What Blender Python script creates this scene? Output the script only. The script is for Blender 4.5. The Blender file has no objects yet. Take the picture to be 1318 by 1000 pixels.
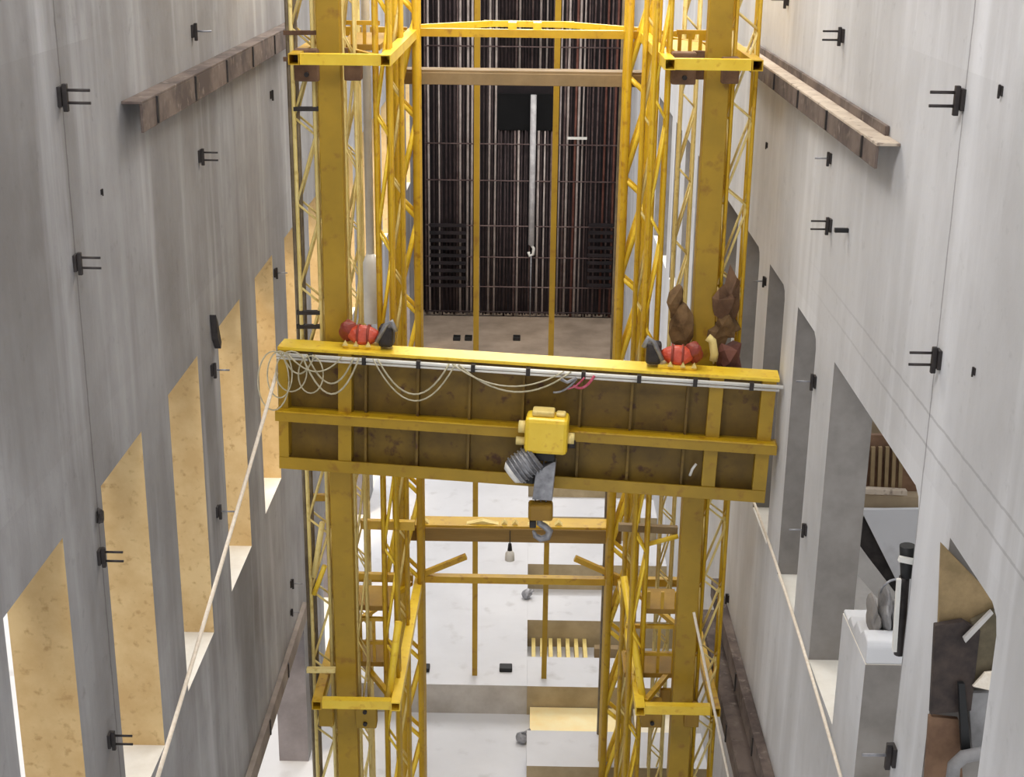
import bpy, bmesh, math, random
from mathutils import Vector, Matrix
random.seed(7)
C = bpy.context.scene.collection
S = bpy.context.scene
# ---------------------------------------------------------------- camera (solved from the hall's vanishing points)
W, H = 1318, 1000
CX, CY = 659.0, 500.0
CAMZ = 16.0
VH = Vector((685.0, -125.0)); VV = Vector((590.0, 6000.0)); CC = Vector((CX, CY))
FOC = math.sqrt(-(VH - CC).dot(VV - CC))
Fv = Vector((VH.x - CX, VH.y - CY, FOC)).normalized()
Dv = Vector((VV.x - CX, VV.y - CY, FOC)).normalized()
Dv = (Dv - Fv * Dv.dot(Fv)).normalized()
Rv = Dv.cross(Fv)
cam_d = bpy.data.cameras.new('camera'); cam = bpy.data.objects.new('camera', cam_d); C.objects.link(cam)
cam_d.sensor_width = 36; cam_d.lens = FOC * 36 / W; cam_d.clip_end = 400
cam.matrix_world = Matrix(((Rv.x, -Rv.y, -Rv.z, 0), (Fv.x, -Fv.y, -Fv.z, 0), (-Dv.x, Dv.y, Dv.z, CAMZ), (0, 0, 0, 1)))
S.camera = cam
# ---------------------------------------------------------------- world, sun, added unseen fill lamps under the roof, exposure
w = bpy.data.worlds.new('overcast'); S.world = w; w.use_nodes = True
w.node_tree.nodes['Background'].inputs[0].default_value = (0.93, 0.96, 1.0, 1)
w.node_tree.nodes['Background'].inputs[1].default_value = 1.2
def lamp(name, kind, loc, energy, color, direction=None, **kw):
    l = bpy.data.lights.new(name, kind); l.energy = energy; l.color = color
    for k, v in kw.items(): setattr(l, k, v)
    o = bpy.data.objects.new(name, l); C.objects.link(o); o.location = loc
    if direction: o.rotation_euler = Vector(direction).to_track_quat('-Z', 'Y').to_euler()
    return o
lamp('sun', 'SUN', (-20, -10, 40), 2.1, (1.0, 0.82, 0.58), (0.42, 0.62, -0.80), angle=0.3)
lamp('fill_light', 'AREA', (-2.6, 9.0, 21.4), 2500, (1.0, 0.97, 0.95), (0.42, 0.25, -1), shape='RECTANGLE', size=2.5, size_y=16)
lamp('fill_light', 'AREA', (0, 24.0, 21.4), 1700, (1.0, 0.98, 0.95), (0.0, 0.12, -1), shape='RECTANGLE', size=6.5, size_y=12)
lamp('fill_light', 'AREA', (0, 41.0, 21.4), 3300, (1.0, 0.97, 0.93), (0.0, -0.15, -1), shape='RECTANGLE', size=7, size_y=16)
S.view_settings.view_transform = 'Standard'; S.view_settings.look = 'None'
S.view_settings.gamma = 1; S.view_settings.use_curve_mapping = False
S.view_settings.exposure = 0.31
# ---------------------------------------------------------------- helpers
CAM = Vector((0, 0, CAMZ))
def ray(x, y):
    d = Vector((x - CX, y - CY, FOC))
    return Vector((d.dot(Rv), d.dot(Fv), -d.dot(Dv)))
def atX(x, y, X): r = ray(x, y); return CAM + r * (X / r.x)
def atY(x, y, Y): r = ray(x, y); return CAM + r * (Y / r.y)
def atZ(x, y, Z): r = ray(x, y); return CAM + r * ((Z - CAMZ) / r.z)

class MB:
    def __init__(s): s.bm = bmesh.new()
    def box(s, x0, x1, y0, y1, z0, z1, mi=0):
        v = [s.bm.verts.new(p) for p in ((x0,y0,z0),(x1,y0,z0),(x1,y1,z0),(x0,y1,z0),(x0,y0,z1),(x1,y0,z1),(x1,y1,z1),(x0,y1,z1))]
        fs = []
        for q in ((0,3,2,1),(4,5,6,7),(0,1,5,4),(1,2,6,5),(2,3,7,6),(3,0,4,7)):
            f = s.bm.faces.new([v[i] for i in q]); f.material_index = mi; fs.append(f)
        return fs
    def bar(s, a, b, w_, h_=None, up=(0,0,1)):
        a = Vector(a); b = Vector(b); h_ = h_ or w_; d = (b - a).normalized(); u = Vector(up)
        if abs(d.dot(u)) > 0.98: u = Vector((0, 1, 0))
        sx = d.cross(u).normalized(); sz = sx.cross(d)
        v = []
        for p in (a, b):
            for i, j in ((-1,-1),(1,-1),(1,1),(-1,1)): v.append(s.bm.verts.new(p + sx*i*w_/2 + sz*j*h_/2))
        for q in ((0,1,2,3),(7,6,5,4),(0,4,5,1),(1,5,6,2),(2,6,7,3),(3,7,4,0)): s.bm.faces.new([v[i] for i in q])
    def hollow(s, a, b, w_, t=0.014):      # square tube with open ends
        a = Vector(a); b = Vector(b); d = (b - a).normalized(); u = Vector((0,0,1))
        if abs(d.dot(u)) > 0.98: u = Vector((0, 1, 0))
        sx = d.cross(u).normalized(); sz = sx.cross(d); r = []
        for p in (a, b):
            for k in (w_/2, w_/2 - t):
                r.append([s.bm.verts.new(p + sx*i*k + sz*j*k) for i, j in ((-1,-1),(1,-1),(1,1),(-1,1))])
        for n in range(4):
            m = (n + 1) % 4
            for A, B in ((r[0], r[2]), (r[3], r[1]), (r[1], r[0]), (r[2], r[3])): s.bm.faces.new((A[n], B[n], B[m], A[m]))
    def tube(s, pts, r, seg=8, caps=True):
        pts = [Vector(p) for p in pts]; rs = r if isinstance(r, (list, tuple)) else [r]*len(pts)
        rings = []; t = (pts[1] - pts[0]).normalized(); n = t.orthogonal().normalized()
        for i, p in enumerate(pts):
            if 0 < i < len(pts)-1: t = (pts[i+1] - pts[i-1]).normalized()
            elif i: t = (pts[i] - pts[i-1]).normalized()
            n = (n - t*n.dot(t)).normalized(); b = t.cross(n)
            rings.append([s.bm.verts.new(p + (n*math.cos(a) + b*math.sin(a))*rs[i]) for a in [2*math.pi*k/seg for k in range(seg)]])
        for A, B in zip(rings, rings[1:]):
            for k in range(seg):
                f = s.bm.faces.new((A[k], A[(k+1)%seg], B[(k+1)%seg], B[k])); f.smooth = True
        if caps: s.bm.faces.new(rings[0][::-1]); s.bm.faces.new(rings[-1])
    def prism(s, poly, axis, a0, a1):      # polygon extruded along an axis ('x' or 'y')
        def P(u, v, a): return (a, u, v) if axis == 'x' else (u, a, v)
        A = [s.bm.verts.new(P(u, v, a0)) for u, v in poly]; B = [s.bm.verts.new(P(u, v, a1)) for u, v in poly]
        n = len(poly); s.bm.faces.new(A); s.bm.faces.new(B[::-1])
        for k in range(n): s.bm.faces.new((A[k], B[k], B[(k+1)%n], A[(k+1)%n]))
    def blob(s, c, r, rough=0.2, sub=3, seed=0):
        rnd = random.Random(seed); before = set(s.bm.verts)
        bmesh.ops.create_icosphere(s.bm, subdivisions=sub, radius=1)
        ph = [Vector((rnd.uniform(-4,4), rnd.uniform(-4,4), rnd.uniform(-4,4))) for _ in range(6)]
        for v in s.bm.verts:
            if v in before: continue
            k = 1 + rough * sum(math.sin(v.co.dot(p) + i) for i, p in enumerate(ph)) / 3
            v.co = Vector((v.co.x*r[0]*k, v.co.y*r[1]*k, v.co.z*r[2]*k)) + Vector(c)
    def build(s, name, mat, parent=None, bevel=0, mats=None):
        bmesh.ops.recalc_face_normals(s.bm, faces=s.bm.faces[:])
        me = bpy.data.meshes.new(name)
        if parent is None:
            co = [v.co for v in s.bm.verts]
            lo = Vector([min(c[i] for c in co) for i in range(3)]); hi = Vector([max(c[i] for c in co) for i in range(3)])
            o0 = Vector(((lo.x+hi.x)/2, (lo.y+hi.y)/2, lo.z))
            bmesh.ops.translate(s.bm, verts=s.bm.verts[:], vec=-o0)
        s.bm.to_mesh(me); s.bm.free()
        for m in (mats or [mat]): me.materials.append(m)
        o = bpy.data.objects.new(name, me); C.objects.link(o)
        if parent is None: o.location = o0
        else: o.parent = parent
        if bevel:
            b = o.modifiers.new('bevel', 'BEVEL'); b.width = bevel; b.segments = 2; b.limit_method = 'ANGLE'
        return o
def tag(o, label, cat, group=None, kind='thing'):
    o['label'] = label; o['category'] = cat; o['kind'] = kind
    if group: o['group'] = group
    return o
def thing(name, label, cat, loc=(0,0,0), group=None, M=None):
    o = bpy.data.objects.new(name, None); C.objects.link(o); o.location = loc; o.empty_display_size = 0.2
    if M is not None: o.matrix_world = M
    return tag(o, label, cat, group)
def struct(o): o['kind'] = 'structure'; return o
def dup(root, loc, label, rotz=None):
    r = root.copy(); C.objects.link(r); r.location = loc; r['label'] = label
    if rotz is not None: r.rotation_euler = (0, 0, rotz)
    for ch in list(root.children):
        c = ch.copy(); C.objects.link(c); c.parent = r
        for g in list(ch.children):
            d = g.copy(); C.objects.link(d); d.parent = c
    return r
# ---------------------------------------------------------------- materials
def newmat(name):
    m = bpy.data.materials.new(name); m.use_nodes = True
    nt = m.node_tree; return m, nt, nt.nodes['Principled BSDF']
def rgb(h): return tuple(((c/255)/12.92 if c/255 <= 0.04045 else ((c/255+0.055)/1.055)**2.4) for c in h) + (1,)
def mottled(name, c1, c2, scale=3.0, rough=0.6, metal=0.0, stretch=(1,1,1), lo=0.35, hi=0.65, bump=0.0, fine=0.0, c3=None):
    m, nt, b = newmat(name); L = nt.links
    tc = nt.nodes.new('ShaderNodeTexCoord'); mp = nt.nodes.new('ShaderNodeMapping'); mp.inputs['Scale'].default_value = stretch
    n = nt.nodes.new('ShaderNodeTexNoise'); n.inputs['Scale'].default_value = scale; n.inputs['Detail'].default_value = 7; n.inputs['Roughness'].default_value = 0.62
    r = nt.nodes.new('ShaderNodeValToRGB'); r.color_ramp.elements[0].position = lo; r.color_ramp.elements[1].position = hi
    r.color_ramp.elements[0].color = rgb(c1); r.color_ramp.elements[1].color = rgb(c2)
    geo = nt.nodes.new('ShaderNodeNewGeometry')
    L.new(geo.outputs['Position'], mp.inputs[0]); L.new(mp.outputs[0], n.inputs['Vector']); L.new(n.outputs['Fac'], r.inputs[0])
    out = r.outputs[0]
    if c3:
        n2 = nt.nodes.new('ShaderNodeTexNoise'); n2.inputs['Scale'].default_value = scale*4.5; n2.inputs['Detail'].default_value = 5
        r2 = nt.nodes.new('ShaderNodeValToRGB'); r2.color_ramp.elements[0].position = 0.58; r2.color_ramp.elements[1].position = 0.72
        r2.color_ramp.elements[0].color = (0,0,0,1); r2.color_ramp.elements[1].color = (1,1,1,1)
        mx = nt.nodes.new('ShaderNodeMix'); mx.data_type = 'RGBA'
        L.new(geo.outputs['Position'], n2.inputs['Vector']); L.new(n2.outputs['Fac'], r2.inputs[0]); L.new(r2.outputs[0], mx.inputs['Factor'])
        L.new(out, mx.inputs['A']); mx.inputs['B'].default_value = rgb(c3); out = mx.outputs['Result']
    L.new(out, b.inputs['Base Color'])
    b.inputs['Roughness'].default_value = rough; b.inputs['Metallic'].default_value = metal
    if bump:
        bp = nt.nodes.new('ShaderNodeBump'); bp.inputs['Strength'].default_value = bump; bp.inputs['Distance'].default_value = 0.02
        L.new(n.outputs['Fac'], bp.inputs['Height']); L.new(bp.outputs[0], b.inputs['Normal'])
    return m
def concrete(name, base, light, dark, vlines=(), hlines=(), panel=2.86, off=0.0):
    m, nt, b = newmat(name); L = nt.links; N = nt.nodes.new
    def math_(op, a, b_=None, c=None):
        n = N('ShaderNodeMath'); n.operation = op
        for i, v in enumerate((a, b_, c)):
            if v is None: continue
            if isinstance(v, (int, float)): n.inputs[i].default_value = v
            else: L.new(v, n.inputs[i])
        return n.outputs[0]
    geo = N('ShaderNodeNewGeometry'); sp = N('ShaderNodeSeparateXYZ'); L.new(geo.outputs['Position'], sp.inputs[0])
    def noise(scale, st, detail=6, ro=0.6):
        mp = N('ShaderNodeMapping'); mp.inputs['Scale'].default_value = st; L.new(geo.outputs['Position'], mp.inputs[0])
        n = N('ShaderNodeTexNoise'); n.inputs['Scale'].default_value = scale; n.inputs['Detail'].default_value = detail; n.inputs['Roughness'].default_value = ro
        L.new(mp.outputs[0], n.inputs['Vector']); return n.outputs['Fac']
    def ramp(f, lo, hi):
        r = N('ShaderNodeMapRange'); r.inputs['From Min'].default_value = lo; r.inputs['From Max'].default_value = hi; L.new(f, r.inputs['Value']); return r.outputs[0]
    def mix(f, a, b_):
        x = N('ShaderNodeMix'); x.data_type = 'RGBA'; L.new(f, x.inputs['Factor'])
        for k, v in (('A', a), ('B', b_)):
            if isinstance(v, tuple): x.inputs[k].default_value = v
            else: L.new(v, x.inputs[k])
        return x.outputs['Result']
    big = noise(0.35, (1, 1, 0.7)); streak = noise(1.5, (1, 1, 0.09), 5, 0.55); fine = noise(5, (1, 1, 1), 8, 0.65); cloudy = noise(1.3, (1, 1, 0.6), 6, 0.6)
    col = mix(ramp(big, 0.36, 0.64), rgb(dark), rgb(base))
    col = mix(math_('MULTIPLY', ramp(streak, 0.52, 0.70), 0.6), col, rgb(light))
    col = mix(math_('MULTIPLY', ramp(streak, 0.46, 0.32), 0.5), col, rgb(dark))
    col = mix(math_('MULTIPLY', ramp(cloudy, 0.56, 0.75), 0.45), col, rgb(dark))
    col = mix(math_('MULTIPLY', ramp(fine, 0.60, 0.78), 0.35), col, rgb(tuple(c*0.6 for c in dark)))
    # pour panels
    pf = math_('FLOOR', math_('DIVIDE', math_('ADD', sp.outputs['Y'], off), panel)); zf = math_('FLOOR', math_('DIVIDE', math_('ADD', sp.outputs['Z'], -0.1), 3.65))
    wn = N('ShaderNodeTexWhiteNoise'); wn.noise_dimensions = '2D'; cb = N('ShaderNodeCombineXYZ'); L.new(pf, cb.inputs[0]); L.new(zf, cb.inputs[1]); L.new(cb.outputs[0], wn.inputs['Vector'])
    col = mix(math_('MULTIPLY', wn.outputs['Value'], 0.28), col, rgb(dark))
    wob = math_('MULTIPLY', math_('SUBTRACT', fine, 0.5), 0.05)
    msk = None
    for vals, ax, th in ((vlines, 'Y', 0.016),):
        for v in vals:
            d = math_('ABSOLUTE', math_('SUBTRACT', math_('ADD', sp.outputs[ax], wob), v)); q = math_('LESS_THAN', d, th)
            msk = q if msk is None else math_('MAXIMUM', msk, q)
    if hlines:
        hm = None
        for v in hlines:
            q = math_('LESS_THAN', math_('ABSOLUTE', math_('SUBTRACT', math_('ADD', sp.outputs['Z'], wob), v)), 0.014); hm = q if hm is None else math_('MAXIMUM', hm, q)
        col = mix(math_('MULTIPLY', math_('MULTIPLY', hm, ramp(sp.outputs['Y'], 19, 13)), 0.28), col, rgb((90, 88, 88)))
    if msk is not None: col = mix(math_('MULTIPLY', msk, 0.5), col, rgb((58, 56, 56)))
    L.new(col, b.inputs['Base Color']); b.inputs['Roughness'].default_value = 0.8
    bp = N('ShaderNodeBump'); bp.inputs['Strength'].default_value = 0.25; bp.inputs['Distance'].default_value = 0.02
    L.new(math_('ADD', fine, math_('MULTIPLY', streak, 0.6)), bp.inputs['Height']); L.new(bp.outputs[0], b.inputs['Normal'])
    return m
M = {}
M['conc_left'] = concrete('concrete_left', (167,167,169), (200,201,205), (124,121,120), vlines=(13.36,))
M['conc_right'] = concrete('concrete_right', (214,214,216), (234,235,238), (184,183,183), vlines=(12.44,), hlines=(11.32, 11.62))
M['reveal_cream'] = mottled('sun_warmed_cream', (196,164,112), (212,184,134), 2.2, 0.8, c3=(180,148,98))  # left reveals: cream lining colour with warm reflected sunlight mixed in
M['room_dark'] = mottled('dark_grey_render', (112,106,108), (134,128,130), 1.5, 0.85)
M['reveal_grey'] = mottled('grey_render', (122,117,112), (144,139,134), 1.5, 0.85)
M['floor'] = mottled('white_concrete_floor', (198,198,201), (208,208,211), 0.5, 0.6, c3=(190,189,191))
M['floor_face'] = mottled('beige_slab_face', (164,146,112), (186,168,134), 1.6, 0.8)
M['step_face'] = mottled('pale_step_face', (176,168,158), (200,194,186), 1.6, 0.8)
M['curb'] = mottled('grey_curb', (140,124,108), (168,150,132), 0.8, 0.8)
M['sill'] = mottled('pale_sill', (226,220,208), (240,236,226), 2, 0.6)
M['yellow'] = mottled('yellow_paint', (190,148,16), (208,168,26), 1.6, 0.42, c3=(168,122,20))
M['yellow_bright'] = mottled('bright_yellow_paint', (236,196,44), (246,212,66), 2, 0.38, c3=(222,174,40))
M['yellow_dull'] = mottled('dull_yellow_paint', (158,126,20), (176,140,26), 1.2, 0.5, c3=(148,108,22))
M['yellow_pale'] = mottled('pale_yellow_paint', (220,196,116), (234,214,144), 2, 0.5, c3=(204,176,100))
M['web'] = mottled('dirty_shaded_web_paint', (88,66,20), (132,104,28), 1.3, 0.6, c3=(78,48,22), lo=0.3, hi=0.7)  # dirty paint, darkened further for the shade between the flanges
M['orange'] = mottled('orange_brown_paint', (146,110,26), (170,132,36), 2, 0.55)
M['brown_beam'] = mottled('brown_timber', (132,104,54), (154,124,68), 2, 0.75, stretch=(0.3,1,3))
M['tan_beam'] = mottled('tan_timber', (130,110,78), (150,128,94), 2, 0.75)
M['waler'] = mottled('stained_timber', (74,62,58), (112,98,90), 1.6, 0.8, lo=0.4, hi=0.6, c3=(128,116,108))
M['waler_grey'] = mottled('weathered_timber', (118,106,98), (152,140,130), 1.2, 0.8)
M['waler_end'] = mottled('pale_timber', (178,162,144), (204,190,172), 2.4, 0.8, c3=(120,104,92))
M['dark'] = mottled('dark_steel', (40,36,36), (62,56,54), 6, 0.6, 0.3)
M['steel'] = mottled('grey_steel', (120,120,124), (160,160,164), 6, 0.45, 0.4)
M['white'] = mottled('white_plastic', (222,220,214), (238,236,230), 3, 0.5)
M['rope'] = mottled('pale_rope', (226,212,192), (240,230,214), 20, 0.8)
M['cable'] = mottled('clear_cable', (168,160,132), (200,192,164), 10, 0.4)
M['red'] = mottled('red_paint', (186,60,36), (210,88,60), 8, 0.4)
M['red_dark'] = mottled('dark_red_paint', (120,40,26), (150,60,40), 6, 0.5)
M['tarp'] = mottled('brown_sacking', (84,62,38), (132,104,70), 4, 0.9)
M['rust'] = mottled('rusty_bar', (84,64,64), (122,104,100), 3, 0.7)
M['rust_pale'] = mottled('pale_bar', (168,154,148), (198,186,180), 3, 0.6)
M['rust_dark'] = mottled('dark_bar', (50,40,42), (76,62,62), 3, 0.8)
M['rust_red'] = mottled('red_brown_bar', (104,62,52), (128,84,72), 3, 0.8)
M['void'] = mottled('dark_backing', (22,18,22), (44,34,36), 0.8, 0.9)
M['black'] = mottled('black_rubber', (10,10,11), (20,20,21), 8, 0.6)
M['pipe_dark'] = mottled('tarnished_pipe', (104,92,74), (138,124,100), 4, 0.5, 0.2)
M['room_wall'] = mottled('tan_wall', (150,132,108), (176,158,130), 1, 0.85)
M['room_floor'] = mottled('dusty_floor', (176,172,168), (204,200,196), 1, 0.8)
M['olive'] = mottled('olive_tan_sheet', (132,112,78), (160,136,98), 5, 0.85)
M['olive_dark'] = mottled('dull_olive_sheet', (84,76,58), (112,100,78), 5, 0.85)
M['crate'] = mottled('dark_brown_crate', (42,34,32), (70,58,52), 6, 0.8)
M['plain_grey'] = mottled('plain_grey', (118,116,116), (146,144,144), 4, 0.6)
M['grating'] = mottled('brown_sheet', (92,66,48), (128,98,74), 3, 0.8)
# ---------------------------------------------------------------- the setting
XL, XR = -4.3, 3.7
def wall_with_holes(name, x_in, x_out, y0, y1, z0, z1, holes, mats):
    mb = MB()
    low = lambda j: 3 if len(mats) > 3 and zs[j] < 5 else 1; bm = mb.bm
    ys = sorted({y0, y1} | {h[0] for h in holes} | {h[1] for h in holes}); zs = sorted({z0, z1} | {h[2] for h in holes} | {h[3] for h in holes})
    ys = [v for v in ys if y0 <= v <= y1]; zs = [v for v in zs if z0 <= v <= z1]
    def solid(i, j):
        if i < 0 or j < 0 or i >= len(ys)-1 or j >= len(zs)-1: return False
        cy = (ys[i]+ys[i+1])/2; cz = (zs[j]+zs[j+1])/2
        return not any(h[0] < cy < h[1] and h[2] < cz < h[3] for h in holes)
    def quad(a, mi): f = bm.faces.new([bm.verts.new(p) for p in a]); f.material_index = mi
    for i in range(len(ys)-1):
        for j in range(len(zs)-1):
            if not solid(i, j): continue
            a, b, c, d = ys[i], ys[i+1], zs[j], zs[j+1]
            quad([(x_in,a,c),(x_in,b,c),(x_in,b,d),(x_in,a,d)], 0); quad([(x_out,a,c),(x_out,b,c),(x_out,b,d),(x_out,a,d)], 0)
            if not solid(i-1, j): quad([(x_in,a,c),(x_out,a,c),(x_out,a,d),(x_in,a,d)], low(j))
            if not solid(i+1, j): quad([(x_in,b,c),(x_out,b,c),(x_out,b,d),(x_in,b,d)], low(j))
            if not solid(i, j-1): quad([(x_in,a,c),(x_out,a,c),(x_out,b,c),(x_in,b,c)], 0)
            if not solid(i, j+1): quad([(x_in,a,d),(x_out,a,d),(x_out,b,d),(x_in,b,d)], 2)
    bmesh.ops.remove_doubles(bm, verts=bm.verts[:], dist=1e-4)
    return struct(mb.build(name, None, None, mats=mats))
ZS_L, ZT_L = 6.26, 10.32
holes_l = [(12.27+2.86*k-1.60, 12.27+2.86*k, ZS_L, ZT_L) for k in range(-1, 15)]
holes_l += [(18.6, 25.45, -0.7, 2.55)] + [(28.2+5.0*k, 31.4+5.0*k, 0.0, 3.4) for k in range(5)]
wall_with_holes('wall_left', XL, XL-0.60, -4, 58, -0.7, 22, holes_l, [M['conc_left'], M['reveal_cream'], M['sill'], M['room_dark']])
ZS_R, ZT_R = 6.83, 10.84
holes_r = [(10.06, 11.45, ZS_R, ZT_R), (7.4, 8.9, ZS_R, ZT_R), (12.45, 16.48, 8.30, ZT_R), (12.45, 13.75, ZS_R, 8.30), (14.93, 16.48, ZS_R, 8.30)]
holes_r += [(a, b, ZS_R, ZT_R) for a, b in ((17.6,18.97),(19.99,21.41),(22.4,23.93),(24.9,26.4),(27.4,28.9),(29.9,31.4),(32.4,33.9),(34.9,36.4),(37.4,38.9),(39.9,41.4))]
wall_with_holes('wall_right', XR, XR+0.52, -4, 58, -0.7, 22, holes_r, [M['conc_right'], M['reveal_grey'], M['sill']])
# ragged break on the cut pier of the wide right opening
m = MB()
m.prism([(13.755,8.3),(14.925,8.3),(14.925,8.36),(14.7,8.34),(14.6,8.44),(14.42,8.40),(14.3,8.54),(14.1,8.50),(13.98,8.60),(13.8,8.56),(13.755,8.5)], 'x', XR+0.003, XR+0.515)
struct(m.build('trim_1', M['conc_right'], bevel=0.02))
# fillets in the top corners of the right openings
m = MB()
for (a, b) in ((10.06, 11.45), (12.45, 16.48), (17.6, 18.97), (19.99, 21.41), (22.4, 23.93)):
    r = 0.22
    m.prism([(a, ZT_R+.01), (a, ZT_R-r), (a+r*0.3, ZT_R-r*0.3), (a+r, ZT_R+.01)], 'x', XR+0.003, XR+0.515)
struct(m.build('trim_2', M['conc_right']))
# floor
m = MB()
m.box(-16, 14, 14, 60, -0.95, -0.70)
struct(m.build('floor', M['floor']))
m = MB(); bm = m.bm
def slab(x0, x1, y0, y1, z0, z1):
    for f in m.box(x0, x1, y0, y1, z0, z1):
        f.material_index = 0
    for f in list(bm.faces)[-6:]:
        c = f.calc_center_median()
        if abs(c.y - y0) < 1e-3: f.material_index = 1 if x0 > 0 else 2
slab(XL+0.002, 0.15, 27.4, 51.0, -0.70, 0.0)
pits = [(24.36+3.03*k-1.75, 24.36+3.03*k) for k in range(0, 7)]
ycur = 20.0
for a, b in pits:
    slab(0.152, XR-0.002, ycur, a, -0.70, 0.0); ycur = b
slab(0.152, XR-0.002, ycur, 51.0, -0.70, 0.0)
bm.normal_update()
struct(m.build('floor_slab', None, mats=[M['floor'], M['floor_face'], M['step_face']]))
m = MB(); m.box(XL+0.002, XR-0.002, 51.0, 57.9, -0.7, 0.02); struct(m.build('floor_curb', M['curb'], bevel=0.02))
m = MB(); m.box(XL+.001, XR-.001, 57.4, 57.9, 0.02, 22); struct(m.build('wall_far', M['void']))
m = MB(); m.box(-14, -8, -6, 9.4, 0, 24); struct(m.build('sun_block_outside', M['conc_left']))  # unseen block added to shade the nearest left opening
m = MB(); m.box(XL-0.6, XR+0.52, -4, 58, 22, 22.4); struct(m.build('sun_block_ceiling', M['conc_left']))  # unseen roof slab added to keep the sun from entering above
# ---- room behind the right openings
m = MB(); m.box(XR+0.52, 8.5, 8, 27, 5.3, 5.5); struct(m.build('floor_side_room', M['room_floor']))
m = MB(); m.box(8.5, 8.7, 8, 27, 5.3, 12.4); m.box(XR+0.52, 8.5, 26.8, 27, 5.5, 12.4); struct(m.build('wall_side_room', M['room_wall']))
# ---------------------------------------------------------------- bridge girder across the hall
PL = atY(357, 446, 20.15); PR = atY(1004, 488, 19.55)
ux = (PR - PL); GL = ux.length; ux.normalize(); uy = Vector((0,0,1)).cross(ux).normalized(); uz = ux.cross(uy)
GM = Matrix(((ux.x, uy.x, uz.x, PL.x), (ux.y, uy.y, uz.y, PL.y), (ux.z, uy.z, uz.z, PL.z), (0,0,0,1)))
g = thing('bridge_girder', 'deep yellow plate girder spanning the hall, with brown web bays darkened for dirt and shade', 'girder', M=GM)
GH, GD = 1.86, 0.42
def gp(px, py, dy=-0.03):     # pixel on the girder's front face -> girder coordinates
    n = uy; r = ray(px, py); t = (PL - CAM + uy*dy).dot(n) / r.dot(n); p = CAM + r*t
    return GM.inverted() @ p
m = MB(); m.box(0, GL, 0, GD, -0.05, 0); m.build('top_flange', M['yellow_bright'], g, 0.006)
m = MB(); m.box(0.02, GL-0.02, 0.20, 0.225, -GH+0.05, -0.05); m.build('web_plate', M['web'], g)
m = MB(); m.box(0, GL-0.04, 0, GD, -GH, -GH+0.05); m.box(0, GL-0.04, -0.01, 0.02, -GH-0.06, -GH+0.13); m.build('bottom_flange', M['yellow_dull'], g, 0.006)
m = MB(); m.box(-0.03, GL+0.05, -0.10, 0.198, -1.13, -0.98); m.build('runway_rail', M['yellow_dull'], g, 0.008)
m = MB(); m.box(-0.02, GL+0.02, -0.12, 0.05, -0.978, -0.955); m.build('rail_cap', M['yellow'], g)
for a, b in ((0.0, 0.15), (GL-0.24, GL-0.04)):
    m = MB(); m.box(a, b, 0.0, 0.198, -GH+0.13, -0.05); m.build('end_post', M['yellow_dull'], g, 0.005)
for px in (443, 919):
    q = gp(px, 540); m = MB(); m.box(q.x-0.10, q.x+0.10, 0.01, 0.198, -GH+0.13, -0.05); m.build('post', M['yellow_dull'], g, 0.005)
for px in (469, 536, 603, 672, 746, 812, 884):
    q = gp(px, 530); m = MB(); m.box(q.x-0.018, q.x+0.018, 0.06, 0.198, -GH+0.05, -0.05); m.build('stiffener', M['web'], g)
m = MB(); m.tube([(0.0,-0.055,-0.10),(GL+0.05,-0.055,-0.10)], 0.028, 10); m.tube([(0.0,-0.055,-0.155),(GL,-0.055,-0.155)], 0.018, 8)
tr = m.build('cable_rail', M['white'], g)
for k in range(9):
    m = MB(); x = 0.5 + k*0.8; m.box(x-0.03, x+0.03, -0.095, 0.0, -0.17, -0.06); m.build('rail_clip', M['dark'], tr)
# festoon cable of the girder: loops hung from the cable rail
def sag(p0, p1, d, n=14): return [p0.lerp(p1, i/n) + Vector((0, 0, -d*4*(i/n)*(1-i/n))) for i in range(n+1)]
def gw(px, py, dy): return GM @ gp(px, py, dy)
fc = thing('festoon_cable', 'pale electric cable hanging in loops along the front of the yellow girder', 'cable', tuple(gw(560, 470, -0.1)))
def fl(pts, r=0.014, mat='cable'):
    o = fc.location; m = MB(); m.tube([Vector(p) - o for p in pts], r, 6); m.build('cable_loop', M[mat], fc)
for x0, x1, d, dy, r in ((486,578,0.50,-.10,.014),(480,586,0.60,-.13,.012),(590,735,0.36,-.10,.014),(582,726,0.28,-.13,.012),(395,455,0.42,-.11,.014),(388,462,0.58,-.14,.014),(362,405,0.30,-.12,.013),(370,440,0.25,-.16,.012)):
    y0 = 446+8+(x0-357)*0.065; y1 = 446+8+(x1-357)*0.065
    fl(sag(gw(x0, y0, dy), gw(x1, y1, dy), d), r)
for cx_, cy_, rx_, ry_ in ((352,490,20,38),(360,482,16,30),(375,478,20,26),(400,482,16,24)):
    fl([gw(cx_+rx_*math.cos(a), cy_+ry_*math.sin(a), -0.15-0.01*math.sin(3*a)) for a in [k*math.pi/12 for k in range(25)]], 0.011)
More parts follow.
